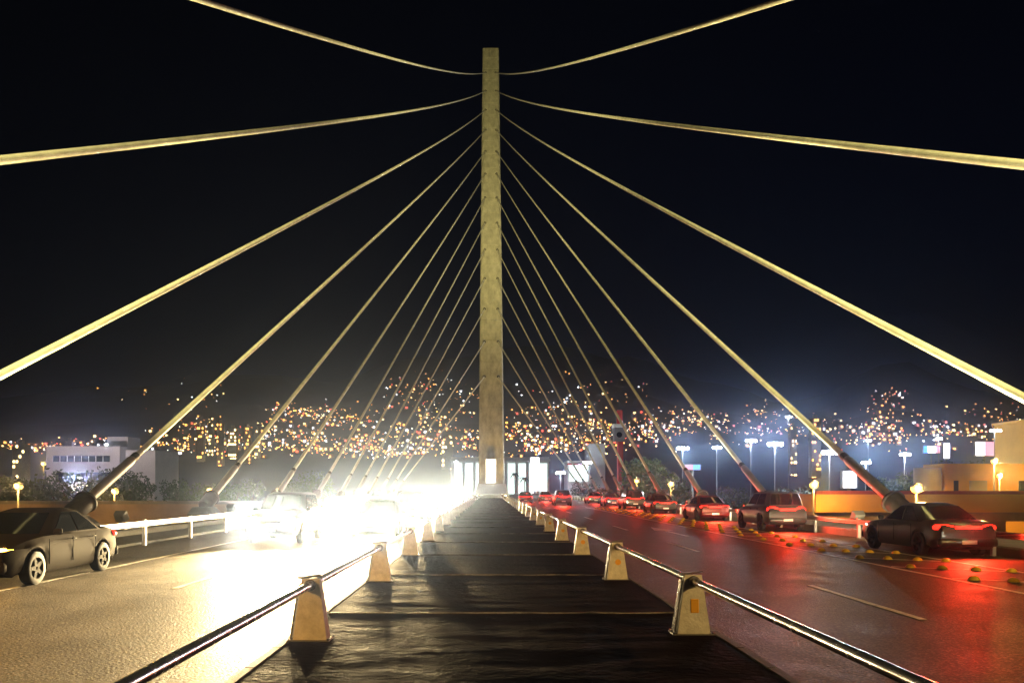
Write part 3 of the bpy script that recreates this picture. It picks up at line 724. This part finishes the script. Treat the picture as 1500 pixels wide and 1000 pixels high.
for x in (3, 15, 27, 39):
    for s in (-1, 1): part('brace', MB().loft([[(x+s*.7, 1.4, 3.8), (x+s*.7, 1.9, 3.8), (x+s*1.1, 1.9, 3.8), (x+s*1.1, 1.4, 3.8)], [(x+s*4.2, 1.4, 6.29), (x+s*4.2, 1.9, 6.29), (x+s*4.8, 1.9, 6.29), (x+s*4.8, 1.4, 6.29)]]), brownw, op)
rw = thing('retaining_wall', 'brown concrete wall left of the bridge behind the crash barrier', 'wall', (-31, 66, GZ))
part('wall', MB().box(-18, 14.4, 0, 1, 0, 7.5), brownw, rw); part('coping', MB().box(-18.1, 14.5, -.12, 1.12, 7.503, 7.75), deckm, rw)
# illuminated signs
def board(name, label, px, py, wpx, hpx, d, mats, base=GZ):
    x, z = (px-717)/1167*d, EYE+(715-py)/1167*d; wd, ht = wpx/1167*d, hpx/1167*d
    t = thing(name, label, 'sign', (x, d, base)); zc = z-base
    part('post', MB().tube([(0, .3, 0), (0, .3, zc-ht/2)], .25, 8), polem, t)
    part('frame', MB().bev(-wd/2-.15, wd/2+.15, 0, .6, zc-ht/2-.15, zc+ht/2+.15, .05), polem, t)
    n = len(mats)
    for k, m_ in enumerate(mats): part('panel', MB().box(-wd/2+wd*k/n, -wd/2+wd*(k+1)/n-.05, -.06, -.004, zc-ht/2, zc+ht/2), m_, t)
board('illuminated_sign', 'small glowing sign, blue at left and pink at right', 1365, 658, 24, 10, 262, (E_blue, E_sign, E_sign, E_pink))
board('billboard', 'pale pink lit billboard left of the tall ochre building', 1443, 657, 27, 20, 180, (E_sign, E_pink))
board('lit_panel_sign', 'upright glowing white panel below the fourth right cable', 1245, 702, 20, 24, 112, (E_sign,))
board('shop_sign', 'narrow glowing white sign beside the dark tree at right', 1387, 660, 9, 22, 250, (E_sign,))
board('shop_sign', 'small violet white sign low between the sixth and seventh right cables', 1015, 684, 22, 7, 175, (E_pink, E_blue))

# ------------------------------------------------------------------ apartment towers in the middle distance
def tower(label, px, d, wpx, ytop, lit, m=greyw):
    x = (px-717)/1167*d; wd = wpx/1167*d; zt = EYE+(715-ytop)/1167*d; b = terrain(x, d)-2
    t, hw, h = building('apartment_tower', label, 'building', x-wd/2, x+wd/2, d, d+wd*.8, zt, m, b)
    mb = MB(); fl = max(6, int((zt-b)/4.2)); cl = max(4, int(wd/4.0))
    rnd = random.Random(px)
    for a in range(cl):
        for f in range(fl):
            if rnd.random() < .30:
                xx = -hw+wd*(a+.2)/cl; zz = h*(f+.3)/fl
                mb.box(xx, xx+wd*.55/cl, -.25, -.02, zz, zz+h*.42/fl)
    stuff(part('lit_windows', mb, lit, t)); part('roof_box', MB().box(-hw*.4, hw*.4, 2, wd*.5, h+.003, h+3.5), m, t)
for px, d, wd, yt, lit, lab in ((293, 900, 10, 624, E_amber, 'apartment tower at the left end of the lit cluster left of the mast'), (308, 980, 8, 620, E_warm, 'slim apartment tower second from left in the lit cluster'),
    (322, 860, 9, 619, E_amber, 'apartment tower third from left in the lit cluster'), (340, 940, 12, 627, E_warm, 'broad apartment tower in the middle of the lit cluster'), (362, 900, 9, 625, E_amber, 'apartment tower fifth from left in the lit cluster'),
    (377, 960, 8, 629, E_warm, 'apartment tower at the right end of the lit cluster left of the mast'), (27, 700, 18, 650, E_warm, 'wide lit block at the far left on the horizon'), (100, 800, 10, 646, E_redl, 'small tower with red lights at far left on the horizon'),
    (1196, 760, 14, 612, E_amber, 'pale apartment tower behind the tall light mast'), (1163, 800, 9, 624, E_warm, 'slim apartment tower left of the pale one behind the light masts'), (655, 800, 16, 645, E_warm, 'pale block among the lights left of the mast')):
    tower(lab, px, d, wd, yt, lit)

# ------------------------------------------------------------------ hillside houses (each a house with its lit front)
def house_mesh(em, wv, k):
    mb = MB(); hw = 4.5
    mb.box(-hw, hw, 0, 7, -6, 5.2, 0)
    mb.loft([[(-hw-.4, -.4, 5.2), (hw+.4, -.4, 5.2), (hw+.4, 7.4, 5.2), (-hw-.4, 7.4, 5.2)], [(-hw-.4, 3.4, 7.2), (hw+.4, 3.4, 7.2), (hw+.4, 3.6, 7.2), (-hw-.4, 3.6, 7.2)]], mi=0)
    a = wv
    mb.box(-a, a*.55, -.5, -.03, 1.0, 4.0, 1)
    if k % 2: mb.box(a*.75, a*1.15, -.5, -.03, 2.2, 3.6, 1)
    return mb.mesh('hillside_house', [brownw, em])
HM = {}
for nm, em in (('amber', E_amber), ('warm', E_warm), ('white', E_cool), ('red', E_redl)):
    HM[nm] = [house_mesh(em, q, k) for k, q in enumerate((1.5, 2.0, 2.6))]
def hit(px, py):
    dx, dz = (px-717)/1167, (715-py)/1167; d = 450.0
    while d < 3600:
        if terrain(dx*d, d) >= EYE+dz*d: return (dx*d, d)
        d += 12
    return None
rnd = random.Random(11)
zones = [ # x0,x1,y0,y1,weight,name
    (395, 560, 588, 625, 60, 'the slope left of the mast'), (400, 705, 620, 668, 120, 'the foot of the slope left of the mast'), (560, 705, 548, 620, 45, 'the upper slope left of the mast'),
    (738, 905, 592, 665, 130, 'the slope just right of the mast'), (740, 960, 545, 592, 14, 'the upper slope right of the mast'), (900, 1070, 600, 650, 70, 'the slope behind the far right cables'),
    (1268, 1345, 570, 615, 12, 'the round hill at right'), (1225, 1460, 612, 650, 38, 'the foot of the round hill at right'), (1070, 1230, 600, 640, 22, 'the slope behind the white light masts'),
    (220, 400, 612, 664, 55, 'the valley left of the sixth left cable'), (140, 340, 552, 602, 9, 'the dark mountain at far left'), (0, 110, 648, 664, 14, 'the horizon at far left'), (1390, 1500, 585, 625, 8, 'the slope at the right edge'), (940, 1480, 592, 655, 60, 'the long slope right of the mast'), (200, 1000, 640, 672, 70, 'the valley floor behind the bridge'), (0, 230, 640, 666, 22, 'the flat ground at far left'), (1180, 1500, 622, 662, 24, 'the flat ground at right')]
cand = []
for x0, x1, y0, y1, n, nm in zones:
    k = 0; tries = 0
    while k < n*3.6 and tries < 6000:
        tries += 1
        u = rnd.random(); px = rnd.uniform(x0-.12*(x1-x0), x1+.12*(x1-x0)); py = y1-(y1-y0)*(u**1.25)*1.12
        ex, ey = (px-(x0+x1)/2)/((x1-x0)/2), (py-(y0+y1)/2)/((y1-y0)/2)
        if rnd.random() < (ex*ex*.8+ey*ey*.8)**1.5*.8: continue
        # broken clusters: follow rows of streets
        if noise.noise(Vector((px*.022, py*.055, 2.2)))+rnd.uniform(-.45, .65) < 0: continue
        p = hit(px, py)
        if not p: continue
        c = rnd.choices(('amber', 'warm', 'white', 'red'), (48, 22, 20, 10))[0]
        cand.append((p, c, rnd.choice((0, 1, 2)), rnd.choice((.22, .28, .34, .42, .5, .62, .85))*(0.45+0.55*p[1]/1500), nm)); k += 1
for a, b, n in (((770, 655), (885, 640), 22), ((745, 628), (870, 612), 18), ((560, 640), (700, 628), 22), ((400, 650), (560, 638), 26), ((410, 612), (520, 596), 16), ((600, 590), (700, 578), 12), ((880, 622), (1010, 612), 18), ((1040, 640), (1180, 628), 16), ((1240, 645), (1400, 632), 22), ((230, 655), (390, 645), 20), ((640, 668), (700, 655), 10), ((800, 600), (880, 590), 10)):
    for k in range(n):
        t = (k+rnd.uniform(-.25, .25))/n; p = hit(a[0]+(b[0]-a[0])*t, a[1]+(b[1]-a[1])*t+2.5*math.sin(t*7+a[0])+rnd.uniform(-.7, .7))
        if p: cand.append((p, 'amber' if rnd.random() < .8 else 'warm', 0, rnd.choice((.26, .34, .42))*(0.45+0.55*p[1]/1500), 'lamp rows'))
cand.sort(key=lambda q: -q[3]/q[0][1])
far = {}
for idx, (p, c, v, s, nm) in enumerate(cand):
    z = terrain(*p)
    if idx < 330 and nm != 'lamp rows':
        o = link('hillside_house', HM[c][v], None, (p[0], p[1], z+.5), (0, 0, rnd.uniform(-.5, .5)), s)
        tag(o, f'hillside house with one {c} light on {nm}', 'house', f'{c} lit houses on {nm}')
    else: far.setdefault(c, []).append((p, z, v, s))
fb = MB(); mi = {'amber': 0, 'warm': 1, 'white': 2, 'red': 3}
for c, L in far.items():
    for p, z, v, s in L:
        a = (1.5, 2.0, 2.6)[v]*s
        fb.box(p[0]-a*1.3, p[0]+a*1.3, p[1], p[1]+5*s, z-3, z+4.2*s, 4); fb.box(p[0]-a, p[0]+a*.6, p[1]-.5, p[1]-.03, z+.8*s, z+3.6*s, mi[c])
stuff(tag(part('distant_houses', fb, [E_amber, E_warm, E_cool, E_redl, brownw], None), 'mass of tiny lit houses scattered over the dark hills', 'houses'))

# ------------------------------------------------------------------ trees
def tree_mesh(seed, h, rad, lm, n=1500, leaf=.42):
    rn = random.Random(seed); tr = MB(); cr = MB()
    tr.tube([(0, 0, 0), (.1, 0, h*.2), (.05, .1, h*.42), (0, .05, h*.62)], [.3, .24, .18, .09], 8)
    ctr = []
    for k in range(9):
        a = rn.uniform(0, 6.28); el = rn.uniform(.1, 1); q = Vector((math.cos(a)*rad*.7*rn.uniform(.4, 1), math.sin(a)*rad*.7*rn.uniform(.4, 1), h*(.45+.42*el)))
        tr.tube([(0, 0, h*rn.uniform(.28, .5)), q*.55+Vector((0, 0, h*.2)), q], [.12, .07, .02], 5); ctr.append((q, rad*rn.uniform(.3, .55)))
    for k in range(n):
        q, r = rn.choice(ctr)
        d = Vector((rn.gauss(0, 1), rn.gauss(0, 1), rn.gauss(0, .75))).normalized()*r*rn.uniform(.35, 1.0)**.6
        p = q+d; u = Vector((rn.gauss(0, 1), rn.gauss(0, 1), rn.gauss(0, 1))).normalized(); v = u.orthogonal().normalized()*leaf*.5
        L = leaf*rn.uniform(.6, 1.3)
        cr.poly([p-u*L*.6, p+v*.7, p+u*L*.7, p-v*.7], [(0, 1, 2, 3)])
    me = bpy.data.meshes.new('crown'); me.from_pydata(cr.v, [], cr.f); me.materials.append(lm)
    return tr.mesh('trunk', barkm, smooth=60), me
TM = [tree_mesh(1, 12, 4.2, leafm), tree_mesh(2, 11, 4.8, leafd), tree_mesh(3, 13, 4.4, leafm), tree_mesh(4, 9, 4.0, leafd)]
def tree(label, x, y, k, s, group):
    t = thing('tree', label, 'tree', (x, y, GZ), random.uniform(0, 6.28), group); t.scale = (s, s, s)
    link('trunk', TM[k][0], t); link('crown', TM[k][1], t)
rn = random.Random(5)
for k in range(14):
    d = rn.uniform(80, 170); px = 8+16.5*k+rn.uniform(-8, 8)
    tree('dark leafy tree in the unlit grove at the far left below the white building', (px-717)/1167*d, d, rn.randrange(4), rn.uniform(.8, 1.0), 'trees in the left grove')
for k in range(9):
    d = rn.uniform(130, 190); px = 255+27*k+rn.uniform(-8, 8)
    tree('dark tree in the shadowed row between the fourth and seventh left cables', (px-717)/1167*d, d, rn.randrange(4), rn.uniform(.75, .95), 'trees in the left row')
for px, d, k, s, lab in ((935, 175, 0, 1.35, 'green lit tree right of the red sign tower'), (962, 168, 2, 1.2, 'green lit tree beside the left end of the white light masts'), (985, 160, 1, .95, 'low dark tree below the left white light mast'), (888, 185, 3, 1.05, 'dark tree at the base of the red sign tower'),
    (1293, 128, 0, .95, 'pale green lit tree right of the fourth right cable'), (1318, 132, 2, .9, 'pale green lit tree beside the low ochre building'), (1410, 150, 1, 1.25, 'dark round tree between the two lit signs at right'), (1424, 155, 3, 1.3, 'dark tree touching the pale pink billboard'),
    (1075, 130, 1, .8, 'dark low tree below the second white light mast'), (1110, 125, 3, .85, 'dark low tree below the third white light mast'), (1165, 120, 1, .8, 'dark low tree between the large white light masts'), (1045, 140, 3, .85, 'dark tree behind the sixth right cable foot'),
    (858, 190, 1, .9, 'dark tree behind the ninth right cable'), (1190, 118, 1, .75, 'dark tree left of the fourth right cable foot')):
    tree(lab, (px-717)/1167*d, d, k, s, 'trees right of the bridge')
def palm(label, x, y, h):
    t = thing('palm_tree', label, 'palm tree', (x, y, GZ), 0, 'palms before the shop front')
    part('trunk', MB().tube([(0, 0, 0), (.15, 0, h*.5), (0, .1, h)], [.25, .18, .14], 8), barkm, t, smooth=60)
    mb = MB()
    for k in range(16):
        a = 2*math.pi*k/16+.2*(k % 3); el = .9-.5*(k % 3); pr = None
        for j in range(7):
            u = j/6; p = Vector((math.cos(a)*2.6*u, math.sin(a)*2.6*u, h+el*2*u-2.6*u*u)); wv = .34*(1-u)+.04; n = Vector((-math.sin(a), math.cos(a), -.3))*wv
            if pr: mb.poly([pr[0], pr[1], p+n, p-n], [(0, 1, 2, 3)])
            pr = (p-n, p+n)
    me = bpy.data.meshes.new('crown'); me.from_pydata(mb.v, [], mb.f); me.materials.append(leafm); link('crown', me, t)
palm('palm tree just right of the mast foot', 9.0, 285, 14); palm('second palm tree right of the mast foot', 12.6, 287, 12.5)

# ------------------------------------------------------------------ haze: the lamplit night air over the valley
hz = MB().box(-5200, 5200, -400, 5300, -260, 900)
hm = bpy.data.materials.new('haze'); hm.use_nodes = True; n, l = nt(hm)
n.remove(n['Principled BSDF']); pv = n.new('ShaderNodeVolumePrincipled')
pv.inputs['Color'].default_value = (0.44, 0.59, 1.0, 1); pv.inputs['Density'].default_value = HAZE_DENSITY; pv.inputs['Anisotropy'].default_value = 0.957
l.new(pv.outputs[0], n['Material Output'].inputs['Volume'])
stuff(tag(part('haze', hz, hm, None), 'thin night haze glowing around the lamps', 'haze'))
